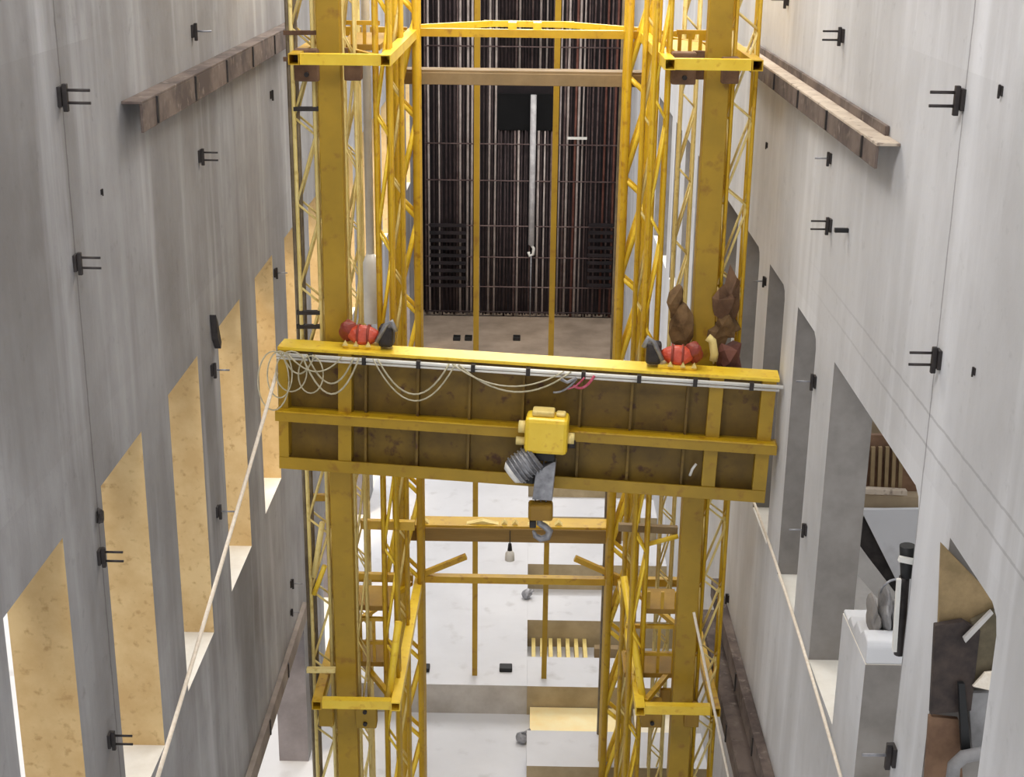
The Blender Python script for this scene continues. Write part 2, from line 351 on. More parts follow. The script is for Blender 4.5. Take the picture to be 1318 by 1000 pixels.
# pink cord tied at the cable rail right of the hoist
m = MB(); m.tube(sag(gw(738,496,-.11), gw(765,484,-.11), 0.10, 8), 0.02); m.tube(sag(gw(728,500,-.12), gw(752,486,-.12), 0.05, 8), 0.014)
tag(m.build('cord', mottled('pink_cord', (176,60,84), (206,110,130), 9, 0.7)), 'pink cord knotted to the cable rail just right of the hoist', 'cord')
m = MB(); m.tube(sag(gw(712,505,-.12), gw(742,488,-.12), 0.06, 8), 0.016); m.tube([gw(722,488,-.12), gw(730,492,-.12), gw(742,487,-.12)], 0.026)
tag(m.build('cable_tie', M['steel']), 'grey cable joint lashed to the cable rail above the hoist', 'cable')
m = MB(); m.tube([gw(888,612,.05), gw(891,604,.04), gw(896,597,.05)], 0.02); tag(m.build('rag', M['white']), 'small white rag caught in the lower right web bay of the girder', 'rag')
# ---------------------------------------------------------------- hoist on the runway rail
hc = GM @ Vector((gp(706, 545).x, -0.14, -1.0))
h = thing('hoist_trolley', 'yellow electric hoist trolley riding the middle rail of the girder', 'hoist', M=Matrix.Translation(hc) @ GM.to_3x3().to_4x4())
m = MB(); m.box(-0.31, 0.31, -0.40, 0.03, -0.20, 0.34); m.build('housing', M['yellow_bright'], h, 0.06)
m = MB(); m.box(-0.22,0.10,-0.30,-0.05,0.34,0.42); m.box(0.12,0.26,-0.26,-0.08,0.34,0.39); m.build('top_cover', M['yellow_pale'], h, 0.03)
for x, z in ((-0.36, 0.14), (0.35, 0.0)):
    m = MB(); m.tube([(x-0.05,-0.2,z),(x+0.05,-0.2,z)], 0.09, 14); m.build('wheel', M['yellow_pale'], h)
m = MB(); m.tube([(0.30,-0.22,-0.07),(0.42,-0.22,-0.07)], 0.06, 12); m.build('shaft_end', M['dark'], h)
m = MB(); m.box(-0.16,0.14,-0.34,-0.04,-0.32,-0.19); m.build('frame', M['black'], h, 0.02)
mo = MB(); mo.tube([(-0.14,-0.25,-0.28),(-0.44,-0.34,-0.52)], [0.2,0.2], 18); mot = mo.build('motor', M['steel'], h)
m = MB()
for k in range(6):
    a = Vector((-0.14,-0.25,-0.28)).lerp(Vector((-0.44,-0.34,-0.52)), 0.12+k*0.15); d = Vector((-0.3,-0.09,-0.24)).normalized()
    m.tube([a-d*0.01, a+d*0.01], 0.225, 18)
m.build('cooling_fin', M['steel'], mot)
m = MB(); m.tube([(-0.44,-0.34,-0.52),(-0.50,-0.36,-0.57)], [0.2,0.13], 18); m.build('motor_cap', M['white'], mot)
m = MB(); m.box(-0.46,-0.12,-0.3,-0.05,-0.72,-0.50); m.build('gearbox', M['black'], h, 0.05)
m = MB(); m.tube([(-0.44,-0.2,0.0-0.08),(-0.28,-0.2,-0.08)], 0.06, 12); m.build('limit_switch', M['yellow_pale'], h)
m = MB()
for x in (-0.10,-0.02,0.06): m.tube([(x,-0.22,-0.32),(x-0.02,-0.26,-0.98)], 0.012, 6)
m.build('hoist_rope', M['steel'], h)
m = MB(); m.prism([(-0.16,-0.93),(-0.13,-0.50),(0.12,-0.32),(0.16,-0.32),(0.13,-0.93)], 'y', -0.34, -0.16); m.build('rope_guide', M['steel'], h, 0.01)
hb = thing('hook_block', 'orange hook block with steel hook hanging under the hoist', 'hook block', tuple(h.matrix_world @ Vector((-0.02,-0.28,-1.24))))
m = MB(); m.box(-0.19,0.17,-0.13,0.13,0.0,0.25); m.build('block', M['orange'], hb, 0.04)
m = MB(); m.tube([(-0.02,0,0.0),(-0.02,0,-0.08),(0.06,0,-0.13),(0.13,0,-0.20),(0.10,0,-0.30),(0.0,0,-0.33),(-0.08,0,-0.28),(-0.11,0,-0.2)], [0.05,0.05,0.05,0.055,0.055,0.05,0.04,0.02], 10); m.build('hook', M['steel'], hb)
m = MB(); m.box(-0.17,-0.07,-0.06,0.06,-0.14,-0.02); m.build('latch', M['dark'], hb, 0.02)
# ---------------------------------------------------------------- big square columns behind the girder
ZTOP = 21.9
def column(px, label):
    c = atY(px, 300, 20.75); t = thing('steel_column', label, 'column', (c.x, 20.75, -0.7), 'square columns behind the girder')
    m = MB(); m.box(-0.165,0.165,-0.15,0.15,0.04,ZTOP+0.7); m.build('shaft', M['yellow_dull'], t, 0.012)
    m = MB(); m.box(-0.3,0.3,-0.3,0.3,0,0.04); m.build('base_plate', M['yellow_dull'], t)
    for z in (0.25,): 
        for s in (-1,1): m = MB(); m.box(s*0.23-0.06, s*0.23+0.06,-0.01,0.01,0.04,0.3); m.build('gusset', M['yellow_dull'], t)
    return t
colL = column(431, 'square yellow steel column behind the left part of the girder')
colR = column(911, 'square yellow steel column behind the right part of the girder')
ZU, ZL_ = 16-2.06, 16-12.1
# ---------------------------------------------------------------- lattice masts
def mast(x, y, s, r, label, mat='yellow', bmat='yellow_bright', pitch=1.25, ph=0.0):
    t = thing('lattice_mast', label, 'mast', (x, y, -0.7), 'lattice masts of the lifting towers')
    Z = ZTOP + 0.7; k = s/2
    for i, j in ((-1,-1),(1,-1),(1,1),(-1,1)):
        m = MB(); m.tube([(i*k,j*k,0),(i*k,j*k,Z)], r, 8); m.build('chord', M[mat], t)
    n = int(Z/pitch)
    for f, (a, b) in enumerate((((-1,-1),(1,-1)),((1,-1),(1,1)),((-1,1),(1,1)),((-1,-1),(-1,1)))):
        m = MB()
        for q in range(n):
            z0 = ph + q*pitch; z1 = z0 + pitch*0.5; z2 = z0 + pitch
            if z2 > Z: break
            m.tube([(a[0]*k,a[1]*k,z0),(b[0]*k,b[1]*k,z0+pitch*0.8)], r*0.68, 6); m.tube([(b[0]*k,b[1]*k,z0+pitch*0.8),(a[0]*k,a[1]*k,z2)], r*0.6, 6)
        m.build('lattice_bracing', M[bmat], t)
    m = MB(); m.box(-k-0.1,k+0.1,-k-0.1,k+0.1,-0.03,0.03); m.build('foot_plate', M[mat], t)
    return t
def xm(px, Y): return atY(px, 300, Y).x
mast(xm(399,20.9), 20.9, 0.30, 0.03, 'lattice mast nearest the left wall', 'yellow_pale', 'yellow_pale')
mast(xm(457,24.3), 24.3, 0.24, 0.026, 'pale lattice mast just right of the left square column', 'yellow_pale', 'yellow_pale', ph=0.3)
mast(xm(496,20.9), 20.9, 0.20, 0.036, 'slim front lattice mast left of the dark bars, left of the thicker mast', ph=0.2, pitch=1.7)
mast(xm(511,22.7), 22.7, 0.20, 0.034, 'slim lattice mast halfway back between the left frame ends', 'yellow', 'yellow_pale', 1.5, 0.6)
mast(xm(829,22.7), 22.7, 0.20, 0.034, 'slim lattice mast halfway back between the right frame ends', 'yellow', 'yellow_pale', 1.5, 0.1)
mast(xm(455,20.95), 20.95, 0.16, 0.022, 'thinnest pale lattice mast close to the right side of the left square column', 'yellow_pale', 'yellow_pale', 1.6, 0.5)
mast(xm(526,24.4), 24.4, 0.33, 0.066, 'thick bright yellow lattice mast along the left side of the dark bars', 'yellow', 'yellow_bright', 1.7)
mast(xm(814,24.4), 24.4, 0.38, 0.070, 'thick bright yellow lattice mast along the right side of the dark bars', 'yellow', 'yellow_bright', 1.7, 0.4)
mast(xm(842,20.9), 20.9, 0.20, 0.036, 'slim front lattice mast right of the dark bars, right of the thicker mast', ph=0.5, pitch=1.7)
mast(xm(877,24.3), 24.3, 0.24, 0.026, 'pale lattice mast just left of the right square column', 'yellow_pale', 'yellow_pale')
mast(xm(944,20.9), 20.9, 0.32, 0.028, 'lattice mast nearest the right wall', 'yellow', 'yellow_pale', ph=0.3)
# ---------------------------------------------------------------- guide frames (upper and lower) tying the masts together
def frame(name, label, z, back_brown, braces):
    t = thing(name, label, 'frame', (0, 20.0, z), 'tube frames around the masts')
    def L_(p): return (p[0], p[1]-20.0, p[2]-z)
    for s in (-1, 1):
        xi = 1.94*s - 0.03; xo = 3.16*s - 0.06
        m = MB(); m.hollow(L_((xi,20.0,z)), L_((xi*0.98,24.7,z)), 0.15); m.build('side_tube', M['yellow_bright'], t)
        m = MB(); m.hollow(L_((xo,20.0,z)), L_((xo,24.7,z)), 0.15); m.build('side_tube', M['yellow'], t)
        m = MB(); m.bar(L_((xi+0.08*s,20.10,z)), L_((xo-0.08*s,20.10,z)), 0.13, 0.15); m.build('front_rail', M['yellow_bright'], t)
        m = MB(); m.bar(L_((xi+0.08*s,24.62,z)), L_((xo-0.08*s,24.62,z)), 0.13, 0.15); m.build('back_rail', M['yellow'], t)
        m = MB(); m.bar(L_((xi+0.1*s,20.3,z)), L_((xo-0.1*s,22.3,z)), 0.08); m.build('diagonal', M['yellow'], t)
        m = MB(); m.bar(L_((xi+0.1*s,24.4,z)), L_((xo-0.1*s,22.4,z)), 0.08); m.build('diagonal', M['yellow'], t)
    m = MB(); m.bar(L_((-1.86,24.62,z)), L_((1.80,24.62,z)), 0.15, 0.13); m.build('cross_tube', M['yellow'], t)
    if braces:
        for s in (-1, 1):
            m = MB(); m.bar(L_((1.86*s-.03,24.6,z+0.08)), L_((1.02*s-.03,24.62,z+0.46)), 0.10); m.build('corner_brace', M['yellow'], t)
    else:
        for s in (-1, 1):
            m = MB(); m.bar(L_((1.86*s-.03,24.75,z+0.06)), L_((0.62*s-.03,25.3,z+0.10)), 0.10); m.build('corner_brace', M['yellow_bright'], t)
        m = MB(); m.bar(L_((-0.8,25.3,z+0.10)), L_((0.75,25.3,z+0.10)), 0.10); m.build('brace_link', M['yellow_bright'], t)
        for x in (-0.30,0.12): m = MB(); m.box(x-0.07,x+0.07,24.75-20,25.25-20,0.03,0.16); m.build('spacer', M['yellow_bright'], t)
    return t
frame('guide_cage', 'upper yellow tube frame around the masts near the top of the photo', ZU, False, False)
frame('guide_cage', 'lower yellow tube frame around the masts, below the girder', ZL_, True, True)
def cross_beam(zc, ht, mat, label, lip, Y=24.70, x0=-2.12, x1=1.85):
    t = thing('cross_beam', label, 'beam', (0, Y, zc))
    m = MB(); m.box(x0, x1, -0.06, 0.06, -ht/2, ht/2); m.build('face_board', M[mat], t, 0.01)
    m = MB(); m.box(x0, x1, -0.02, 0.40, ht/2, ht/2+0.04); tp = m.build('top_board', M[lip], t)
    return t
cross_beam(atY(660,688,24.7).z, 0.27, 'brown_beam', 'brown cross beam below the girder with bright yellow top', 'yellow')
cross_beam(atY(660,102,24.7).z, 0.20, 'tan_beam', 'tan cross beam in front of the dark bars near the top', 'tan_beam', x1=1.95)
m = MB()
for a, b in ((-1.9,-1.75),(-1.05,-0.45),(-0.40,-0.28),(-0.2,-0.08),(0.1,0.5),(0.6,0.75)):
    m.prism([(a,0),(b,0),((a+b)/2,0.07)], 'y', 24.74, 24.88)
bz = atY(660,688,24.7).z+0.136+0.04
bmesh.ops.translate(m.bm, verts=m.bm.verts[:], vec=(0,0,bz)); tag(m.build('timber_wedges', M['yellow_pale']), 'row of pale wedges lying on the brown cross beam below the girder', 'wedges', kind='stuff')
# ---------------------------------------------------------------- clamps and decks at the columns
def clamp(px, py, s, label, mat='yellow_dull'):
    c = atY(px, py, 20.55); t = thing('column_clamp', label, 'clamp', (c.x, 20.55, c.z), 'clamps on the square columns')
    m = MB(); m.box(-0.52*s,-0.18*s,-0.10,0.14,-0.22,0.22); m.build('jaw', M[mat], t, 0.02)
    m = MB(); m.box(0.18*s,0.42*s,-0.10,0.14,-0.20,0.16); m.build('jaw', M[mat], t, 0.02)
    m = MB(); m.box(-0.18,0.18,0.38,0.46,-0.2,0.2); m.build('back_plate', M[mat], t)
    m = MB()
    for z in (-0.12,0.1): m.tube([(-0.34*s,-0.14,z),(-0.34*s,-0.1,z)], 0.035, 8)
    m.build('bolt', M['dark'], t)
    return t
clamp(444, 918, -1, 'brown yellow clamp around the left column at the lower frame', 'yellow_dull')
clamp(866, 918, 1, 'dark brown clamp around the right column at the lower frame', 'orange')
clamp(427, 84, 1, 'dark clamp around the left column at the upper frame', 'grating')
clamp(912, 88, 1, 'dark brown clamp around the right column at the upper frame', 'grating')
def deck(x0, x1, y0, y1, z, label, rails=(0.45,0.9), mat='orange', posts=4):
    t = thing('access_deck', label, 'deck', ((x0+x1)/2, (y0+y1)/2, z))
    hx, hy = (x1-x0)/2, (y1-y0)/2
    m = MB(); m.box(-hx,hx,-hy,hy,-0.09,0); m.build('deck_plate', M[mat], t, 0.01)
    for r in rails: m = MB(); m.bar((-hx,-hy+.03,r),(hx,-hy+.03,r),0.06); m.build('guard_rail', M['yellow'], t)
    for k in range(posts):
        m = MB(); x = -hx+0.05+(2*hx-0.1)*k/(posts-1); m.bar((x,-hy+.03,0),(x,-hy+.03,(rails or (0.3,))[-1]),0.05); m.build('guard_post', M['yellow'], t)
    return t
xa, xb = atY(450,740,22.0).x, atY(508,740,22.0).x
deck(xa, xb, 21.1, 21.85, atY(480,818,22.0).z, 'railed access deck right of the left column, below the girder', (0.35,0.78))
deck(xa, xb, 21.1, 21.85, atY(480,748,22.0).z, 'small orange deck above the railed deck right of the left column', (), 'orange', 3)
xa2, xb2 = atY(803,740,22.0).x, atY(868,740,22.0).x
deck(xa2, xb2, 21.1, 21.85, atY(830,832,22.0).z, 'railed access deck left of the right column, below the girder', (0.35,0.85))
deck(xa2+0.3, xb2, 21.1, 21.85, atY(845,752,22.0).z, 'small orange deck above the railed deck left of the right column', (), 'orange', 3)
deck(atY(440,40,22).x, atY(494,40,22).x, 21.4, 23.4, atY(470,52,22).z, 'orange deck right of the left column at the upper frame', (0.3,), 'orange', 4)
deck(atY(866,40,22).x, atY(914,40,22).x, 21.4, 23.4, atY(890,62,22).z, 'yellow deck left of the right column at the upper frame', (0.28,), 'yellow', 4)
def brace(a, b, mat, r, label):
    m = MB(); m.tube([a, b], r, 8); return tag(m.build('diagonal_strut', M[mat]), label, 'strut')
brace(atY(415,672,20.7), atY(404,742,20.7), 'yellow_pale', 0.045, 'bright steep strut left of the left column below the girder')
brace(atY(404,765,20.7), atY(418,728,20.7), 'yellow_bright', 0.04, 'short lower strut left of the left column below the girder')
brace(atY(500,900,20.3), atY(513,800,20.6), 'yellow_bright', 0.06, 'thick leaning strut above the left end of the lower frame')
brace(atY(829,910,20.3), atY(803,742,21.5), 'yellow_bright', 0.06, 'long leaning strut above the right end of the lower frame')
brace(atY(497,745,21.8), atY(512,672,21.8), 'yellow_bright', 0.05, 'leaning strut beside the small deck right of the left column')
brace(atY(873,690,21.0), atY(835,700,21.0), 'yellow_bright', 0.04, 'flat strut left of the right column below the girder')
def hbar(p0, p1, Y, hgt, mat, label):
    m = MB(); m.bar(atY(*p0, Y), atY(*p1, Y), 0.1, hgt); return tag(m.build('tie_beam', M[mat], bevel=0.005), label, 'beam')
hbar((464,674),(534,676), 21.1, 0.15, 'yellow', 'short yellow tie beam between the left masts just below the girder')
hbar((398,640),(424,640), 21.0, 0.10, 'yellow', 'short yellow tie between left column and outer mast below the girder')
hbar((796,678),(872,682), 21.1, 0.12, 'tan_beam', 'short tan tie beam between the right masts just below the girder')
hbar((448,740),(512,742), 21.1, 0.10, 'yellow', 'thin yellow tie beam at the small left deck')
hbar((395,862),(432,862), 20.4, 0.07, 'yellow_pale', 'thin pale tie bar above the lower left frame corner')
# ---------------------------------------------------------------- free standing yellow poles, hanging pipes
def pole(px, pyb, r, label):
    b = atZ(px, pyb, 0.0); m = MB(); m.bar((b.x,b.y,0.0),(b.x,b.y,ZTOP), r*2); return tag(m.build('guide_pole', M['yellow_dull']), label, 'pole', 'guide poles on the floor')
pole(611, 868, 0.055, 'slim yellow guide pole left of the hoist, standing on the white floor')
pole(700, 872, 0.055, 'slim yellow guide pole right of the hoist, standing on the floor')
m = MB(); m.tube([(atY(775,800,25.6).x,25.55,-0.68),(atY(775,800,25.6).x,25.55,ZTOP)], 0.035); tag(m.build('tube', M['pipe_dark']), 'thin dull pipe beside the inner right mast', 'pipe')
m = MB(); m.tube([(atY(543,700,25.6).x,25.6,0.0-0.68),(atY(543,700,25.6).x,25.6,ZTOP)], 0.035); tag(m.build('tube', M['pipe_dark']), 'thin dull pipe beside the inner left mast', 'pipe')
for px, l in ((376, 'dark riser pipe closest to the left wall'), (385, 'dark riser pipe right of its neighbour by the left wall')):
    c = atY(px, 200, 20.9); m = MB(); m.tube([(c.x,20.9,-0.7),(c.x,20.9,ZTOP)], 0.035); tag(m.build('riser_pipe', M['pipe_dark']), l, 'pipe', 'riser pipes by the left wall')
k_ = 0
for py, l in ((42,'top rung'),(76,'second rung'),(140,'middle rung'),(402,'rung above the girder'),(420,'rung touching the girder top')):
    a = atY(365 if py<100 else (378 if py<200 else 382), py, 20.75); b = atY(412, py, 20.75); m = MB(); m.bar(a, b, 0.07, 0.06)
    tag(m.build('pipe_bracket', M['dark'] if py > 100 else M['grating']), 'dark bracket across the riser pipes by the left wall, %s' % l, 'bracket', 'riser pipe brackets')
c = atY(476, 300, 24.0); t = thing('hanging_duct', 'white duct hanging right of the left column, wider at its lower end', 'duct', (c.x, 24.0, atY(476,415,24.0).z))
zt = ZTOP - t.location.z; zk = atY(476,330,24.0).z - t.location.z
m = MB(); m.tube([(0,0,zk),(0,0,zt)], 0.07, 10); m.build('upper_pipe', M['white'], t)
m = MB(); m.tube([(0,0,0),(0,0,zk-0.1),(0,0,zk+0.05)], [0.13,0.13,0.07], 12); m.build('lower_sleeve', M['white'], t)
YH = 56.36; c = atY(684, 300, YH); zt = atY(684,122,YH).z; zb = atY(684,315,YH).z
t = thing('hanging_pipe', 'long pale pipe hanging from the black hatch with a hook below', 'pipe', (c.x, YH, zb))
m = MB(); m.tube([(0,0,0),(0,0,zt-zb)], 0.12, 10); m.build('pipe', mottled('pale_pipe', (186,184,186), (222,220,220), 3, 0.6), t)
m = MB(); m.tube([(0,0,0),(0.1,0,-0.15),(0.08,0,-0.4),(-0.06,0,-0.45),(-0.1,0,-0.3)], 0.06, 8); m.build('hook', M['white'], t)
m = MB(); m.tube([(0,0,-0.4),(0,0,atY(684,408,YH).z-zb)], 0.03, 6); m.build('line', M['steel'], t)
# ---------------------------------------------------------------- bar cage at the end of the hall
YC = 56.9
t = thing('bar_cage', 'tall dark rusty reinforcement cage closing the far end of the hall', 'reinforcement', (0, YC, 0.02))
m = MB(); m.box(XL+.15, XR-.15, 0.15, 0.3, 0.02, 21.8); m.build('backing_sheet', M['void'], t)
rnd = random.Random(3); x = XL+0.25; n = 0
while x < XR-0.25 and n < 58:
    kind = rnd.choice(['rust','rust','rust_dark','rust_dark','rust_pale','rust_pale','rust_dark'])
    if x > 1.7 and rnd.random() < 0.2: kind = 'rust_red'
    r = rnd.uniform(0.028,0.05) * (1.15 if kind=='rust_pale' else 1); zb = 0.0
    m = MB(); yy = rnd.choice((-0.1,0.0,-0.22))
    if -1.3 < x < 1.05:
        zlo = atY(672,122,YC).z; zhi = atY(672,168,YC).z
        m.tube([(x,yy,0),(x+rnd.uniform(-.03,.03),yy,zhi)], r, 6); m.tube([(x,yy,zlo+0.7),(x,yy,21.7)], r, 6)
    else: m.tube([(x,yy,0),(x+rnd.uniform(-.03,.03),yy,10),(x,yy,21.7)], r, 6)
    m.build('vertical_bar', M[kind], t); x += rnd.uniform(0.10,0.17); n += 1
for py in (60,185,232,290,330,368,400):
    z = atY(672,py,YC).z; m = MB(); m.tube([(XL+.22,-0.28,z),(XR-.22,-0.28,z)], 0.028, 6); m.build('horizontal_bar', M['rust' if py!=400 else 'rust_dark'], t)
m = MB(); zb = atY(672,402,YC).z; m.box(XL+.15,XR-.15,-0.34,-0.2,0,zb-0.3); m.build('bottom_board', M['void'], t)
for x0, x1 in ((553,600),(758,786)):
    a = atY(x0,290,YC-.3); b = atY(x1,368,YC-.3)
    for k in range(9):
        z = b.z + (a.z-b.z)*k/8; m = MB(); m.box(a.x,b.x,-0.36,-0.30,z-0.07,z+0.07); m.build('slat', M['void'], t)
a = atY(637,122,YC-.3); b = atY(712,170,YC-.3)
m = MB(); m.box(a.x,b.x,-0.1,0.0,b.z,a.z); m.build('dark_hatch', mottled('hatch_black', (4,4,5), (10,10,12), 3, 1.0), t)
m = MB(); z = atY(700,178,YC-.4).z; m.box(atY(730,178,YC).x,atY(755,178,YC).x,-0.42,-0.36,z-0.05,z+0.05); m.build('pale_tag', M['white'], t)
for px, l in ((588,'left one of a pair'),(603,'right one of a pair'),(665,'alone by the hanging pipe')):
    p = atZ(px, 437, 0.02); m = MB(); m.box(p.x-0.14,p.x+0.14,p.y-0.2,p.y+0.2,0.02,0.16)
    tag(m.build('rubber_block', M['black'], bevel=0.02), 'small dark block on the far grey floor strip, ' + l, 'block', 'blocks on the far floor strip')
for px, l in ((545,'left one, beside the inner left mast'),(651,'right one, in the open floor')):
    p = atZ(px, 862, 0.0); m = MB(); m.box(p.x-0.14,p.x+0.14,p.y-0.12,p.y+0.12,0.0,0.10); o = m.build('floor_block', M['black'], bevel=0.02)
    tag(o, 'black block at the edge of the white floor, ' + l, 'block', 'black blocks at the floor edge')
for px, py, l in ((672,950,'nearest, at the lowest corner'),(678,770,'middle, below the brown cross beam')):
    p = atZ(px, py, -0.6 if py > 900 else 0.0); m = MB(); m.blob((p.x,p.y,(-0.7 if py>900 else 0)+0.12), (0.14,0.12,0.12), 0.2, 2, int(px)); m.tube([(p.x,p.y,p.z+.1),(p.x+0.16,p.y-0.05,p.z+0.24)],0.03)
    tag(m.build('pipe_stub', M['steel']), 'grey pipe stub beside the floor slots, ' + l, 'pipe stub', 'pipe stubs')
p = atY(656, 722, 24.62)
t = thing('hanging_weight', 'small white weight with dark top hanging at the middle of the lower cross tube', 'weight', tuple(p))
m = MB(); m.tube([(0,0,0),(0,0,0.02),(0,0,0.16),(0,0,0.22)], [0.05,0.09,0.085,0.04], 14); m.build('body', M['white'], t)
m = MB(); m.tube([(0,0,0.22),(0,0,0.36)], [0.045,0.03], 10); m.build('cap', M['black'], t)
m = MB(); m.tube([(0,0,0.36),(0,0,0.62)], 0.008, 6); m.build('wire', M['dark'], t)
# battens in the floor slots, and boards coloured pale to imitate sunlit strips
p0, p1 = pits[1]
m = MB(); m.box(0.22, 2.35, p1-1.15, p1-0.02, -0.70, -0.50); tag(m.build('plank', mottled('sunlit_strip_yellow', (252,226,160), (255,240,190), 2, 0.6)), 'pale yellow board imitating a sunlit strip in the second floor slot', 'plank')
m = MB(); m.box(2.45, 3.6, p1-1.15, p1-0.02, -0.70, -0.50); tag(m.build('plank', mottled('sunlit_strip_white', (236,224,196), (246,238,216), 2, 0.6)), 'whitish board imitating a sun patch behind the right column in the second floor slot', 'plank')
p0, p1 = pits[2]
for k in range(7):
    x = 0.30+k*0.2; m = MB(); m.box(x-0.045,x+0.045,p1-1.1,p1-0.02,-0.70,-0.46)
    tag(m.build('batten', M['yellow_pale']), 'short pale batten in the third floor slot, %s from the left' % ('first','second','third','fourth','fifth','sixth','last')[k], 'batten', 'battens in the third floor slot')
m = MB(); m.box(1.72,2.4,p1-0.5,p1-0.3,-0.70,-0.46); tag(m.build('batten', M['tan_beam']), 'tan batten lying crosswise in the third floor slot', 'batten')
p0, p1 = pits[3]
for k in range(6):
    x = 0.5+k*0.27; m = MB(); m.blob((x,p1-1.1,-0.62),(0.09,0.09,0.09),0.2,2,k)
    tag(m.build('stone', M['dark']), 'dark lump in the fourth floor slot, %s from the left' % ('first','second','third','fourth','fifth','last')[k], 'lump', 'lumps in the fourth floor slot')
# ---------------------------------------------------------------- walers on the walls
def waler(name, X, s, y0, y1, zt, label, w_=0.24, h_=0.20, near_mat='waler_end', face_mat='waler'):
    t = thing(name, label, 'waler', (X, y0, zt))
    def P(u0,u1,a,b,c,d): return (min(-s*u0,-s*u1), max(-s*u0,-s*u1), a, b, c, d)
    L_ = y1-y0
    m = MB(); m.box(*P(0.005,w_,0,L_,-0.03,0)); m.build('top_plate', M[near_mat], t, 0.006)
    m = MB(); m.box(*P(w_-0.03,w_,0.02,L_,-h_-0.06,-0.03)); m.build('face_board', M[face_mat], t, 0.006)
    if near_mat == 'waler_end': m = MB(); m.box(*P(0.005,0.05,0.5,L_,0.0,0.10)); m.build('back_batten', M['waler'], t, 0.006)
    for k in range(int(L_/1.9)):
        m = MB(); y = 0.6+k*1.9; m.box(*P(w_,w_+0.02,y,y+0.05,-h_-0.04,-0.02)); m.build('bracket', M['dark'], t)
    return t
waler('wall_waler', XR, 1, 14.38, 24.6, 16-2.22, 'stained timber waler with pale open end, high on the right wall')
waler('wall_waler', XL, -1, 15.28, 25.9, 16-2.03, 'dark timber waler high on the left wall', 0.22, 0.27, 'waler')
t = waler('wall_waler', XL, -1, 18.6, 25.4, 16-13.05, 'grey brown waler low on the left wall above the lower opening', 0.10, 0.26, 'waler_grey', 'waler_grey')
t = waler('wall_waler', XR, 1, 16.5, 24.4, 16-11.9, 'dark waler low on the right wall beside the square column', 0.16, 0.30, 'waler')
t = waler('wall_waler', XR, 1, 16.0, 24.4, 16-12.55, 'lower brown waler low on the right wall, under its neighbour', 0.34, 0.30, 'waler')
# ---------------------------------------------------------------- wall anchors (form ties)
def anchor(px, py, X, where, kind=0, sc=1.0):
    p = atX(px, py, X); s = 1 if X < 0 else -1
    t = thing('wall_anchor', 'dark wall anchor, ' + where, 'anchor', tuple(p), 'steel anchors on the walls')
    m = MB(); m.box(0 if s > 0 else -0.03*sc, 0.03*sc if s > 0 else 0, -0.055*sc, 0.055*sc, -0.08*sc, 0.08*sc); m.build('plate', M['dark'], t, 0.004)
    m = MB(); m.box(*( (0.03*sc,0.07*sc) if s>0 else (-0.07*sc,-0.03*sc)), -0.022*sc, 0.022*sc, -0.12*sc, 0.10*sc); m.build('bracket', M['dark'], t, 0.006)
    if kind != 2:
        for dz in ((0.05,-0.05) if kind == 0 else (0.0,)):
            m = MB(); m.tube([(0.03*s*sc,0,dz*sc),(0.25*s*sc,0,dz*sc)], 0.013*sc, 6); m.build('pin', M['dark'] if kind == 0 else M['steel'], t)
    return t
for a in ((76,124,XL,'high left wall nearest the camera, pale cap',0,1.15),(96,338,XL,'left wall on the vertical joint, second from the top'),
          (247,40,XL,'left wall just above the waler',1),(256,201,XL,'left wall below the waler'),(272,476,XL,'left wall beside the third opening top',1),
          (127,716,XL,'left wall on the pier between the first two openings'),(140,952,XL,'lowest on the left wall nearest the camera'),(279,658,XL,'left wall on the pier before the fourth opening',1),
          (353,351,XL,'left wall near the riser pipes above the girder',1,0.9),(374,751,XL,'left wall low, left of the left column',1,0.9),(374,788,XL,'left wall just above the low waler',1,0.7),(348,122,XL,'left wall just below the far end of the waler',2,0.8),
          (130,247,XL,'faint small one left wall between the joint and the waler',2,0.35),
          (1240,128,XR,'high on the right wall on the vertical joint, largest one',0,1.15),(1086,46,XR,'right wall above the waler'),(1070,204,XR,'right wall just below the waler',1,0.8),(1070,290,XR,'right wall left of the black bar'),
          (1210,462,XR,'right wall on the vertical joint, middle height',0,1.1),(1050,491,XR,'right wall pier just right of the girder end',1),(1152,972,XR,'bottom right pier nearest the camera',1,1.3),(1038,682,XR,'right wall pier below the girder end',1,0.9),
          (938,770,XR,'right wall low beside the square column',1,0.9),(940,808,XR,'right wall just above the low walers',1,0.7),(986,362,XR,'right wall between the two farthest openings',1,0.8),(1015,0,XR,'right wall at the top edge of the photo',1),(988,187,XR,'small dark one right wall below the waler start',2,0.5),(1290,117,XR,'small one high right near the frame edge',2,0.5),(1255,478,XR,'small faint one right of the middle anchor',2,0.4)):
    anchor(*a)
p = atX(1092, 297, XR); m = MB(); m.box(p.x-0.16,p.x-0.001,p.y-0.03,p.y+0.03,p.z-0.02,p.z+0.03); tag(m.build('black_bar', M['black'], bevel=0.005), 'short black bar sticking out of the right wall beside an anchor', 'bar')
p = atX(274, 440, XL); m = MB(); m.prism([(p.y-0.12,p.z+0.42),(p.y-0.02,p.z+0.30),(p.y+0.14,p.z-0.05),(p.y+0.08,p.z-0.12),(p.y-0.06,p.z+0.05)], 'x', XL+0.004, XL+0.09)
tag(m.build('timber_wedge', M['dark']), 'dark upright wedge on the left wall above the third opening', 'wedge')
p = atX(112, 665, XL)
m = MB(); m.tube([p+Vector((0.02,0,0.3)), p+Vector((0.05,0.02,0.05)), p+Vector((0.02,0.05,-0.35))], 0.014, 6); m.blob(tuple(atX(124,665,XL)+Vector((0.04,0,0))),(0.04,0.05,0.09),0.3,2,5)
tag(m.build('wire', M['dark']), 'dark bent wire hanging on the left wall beside the second opening', 'wire')
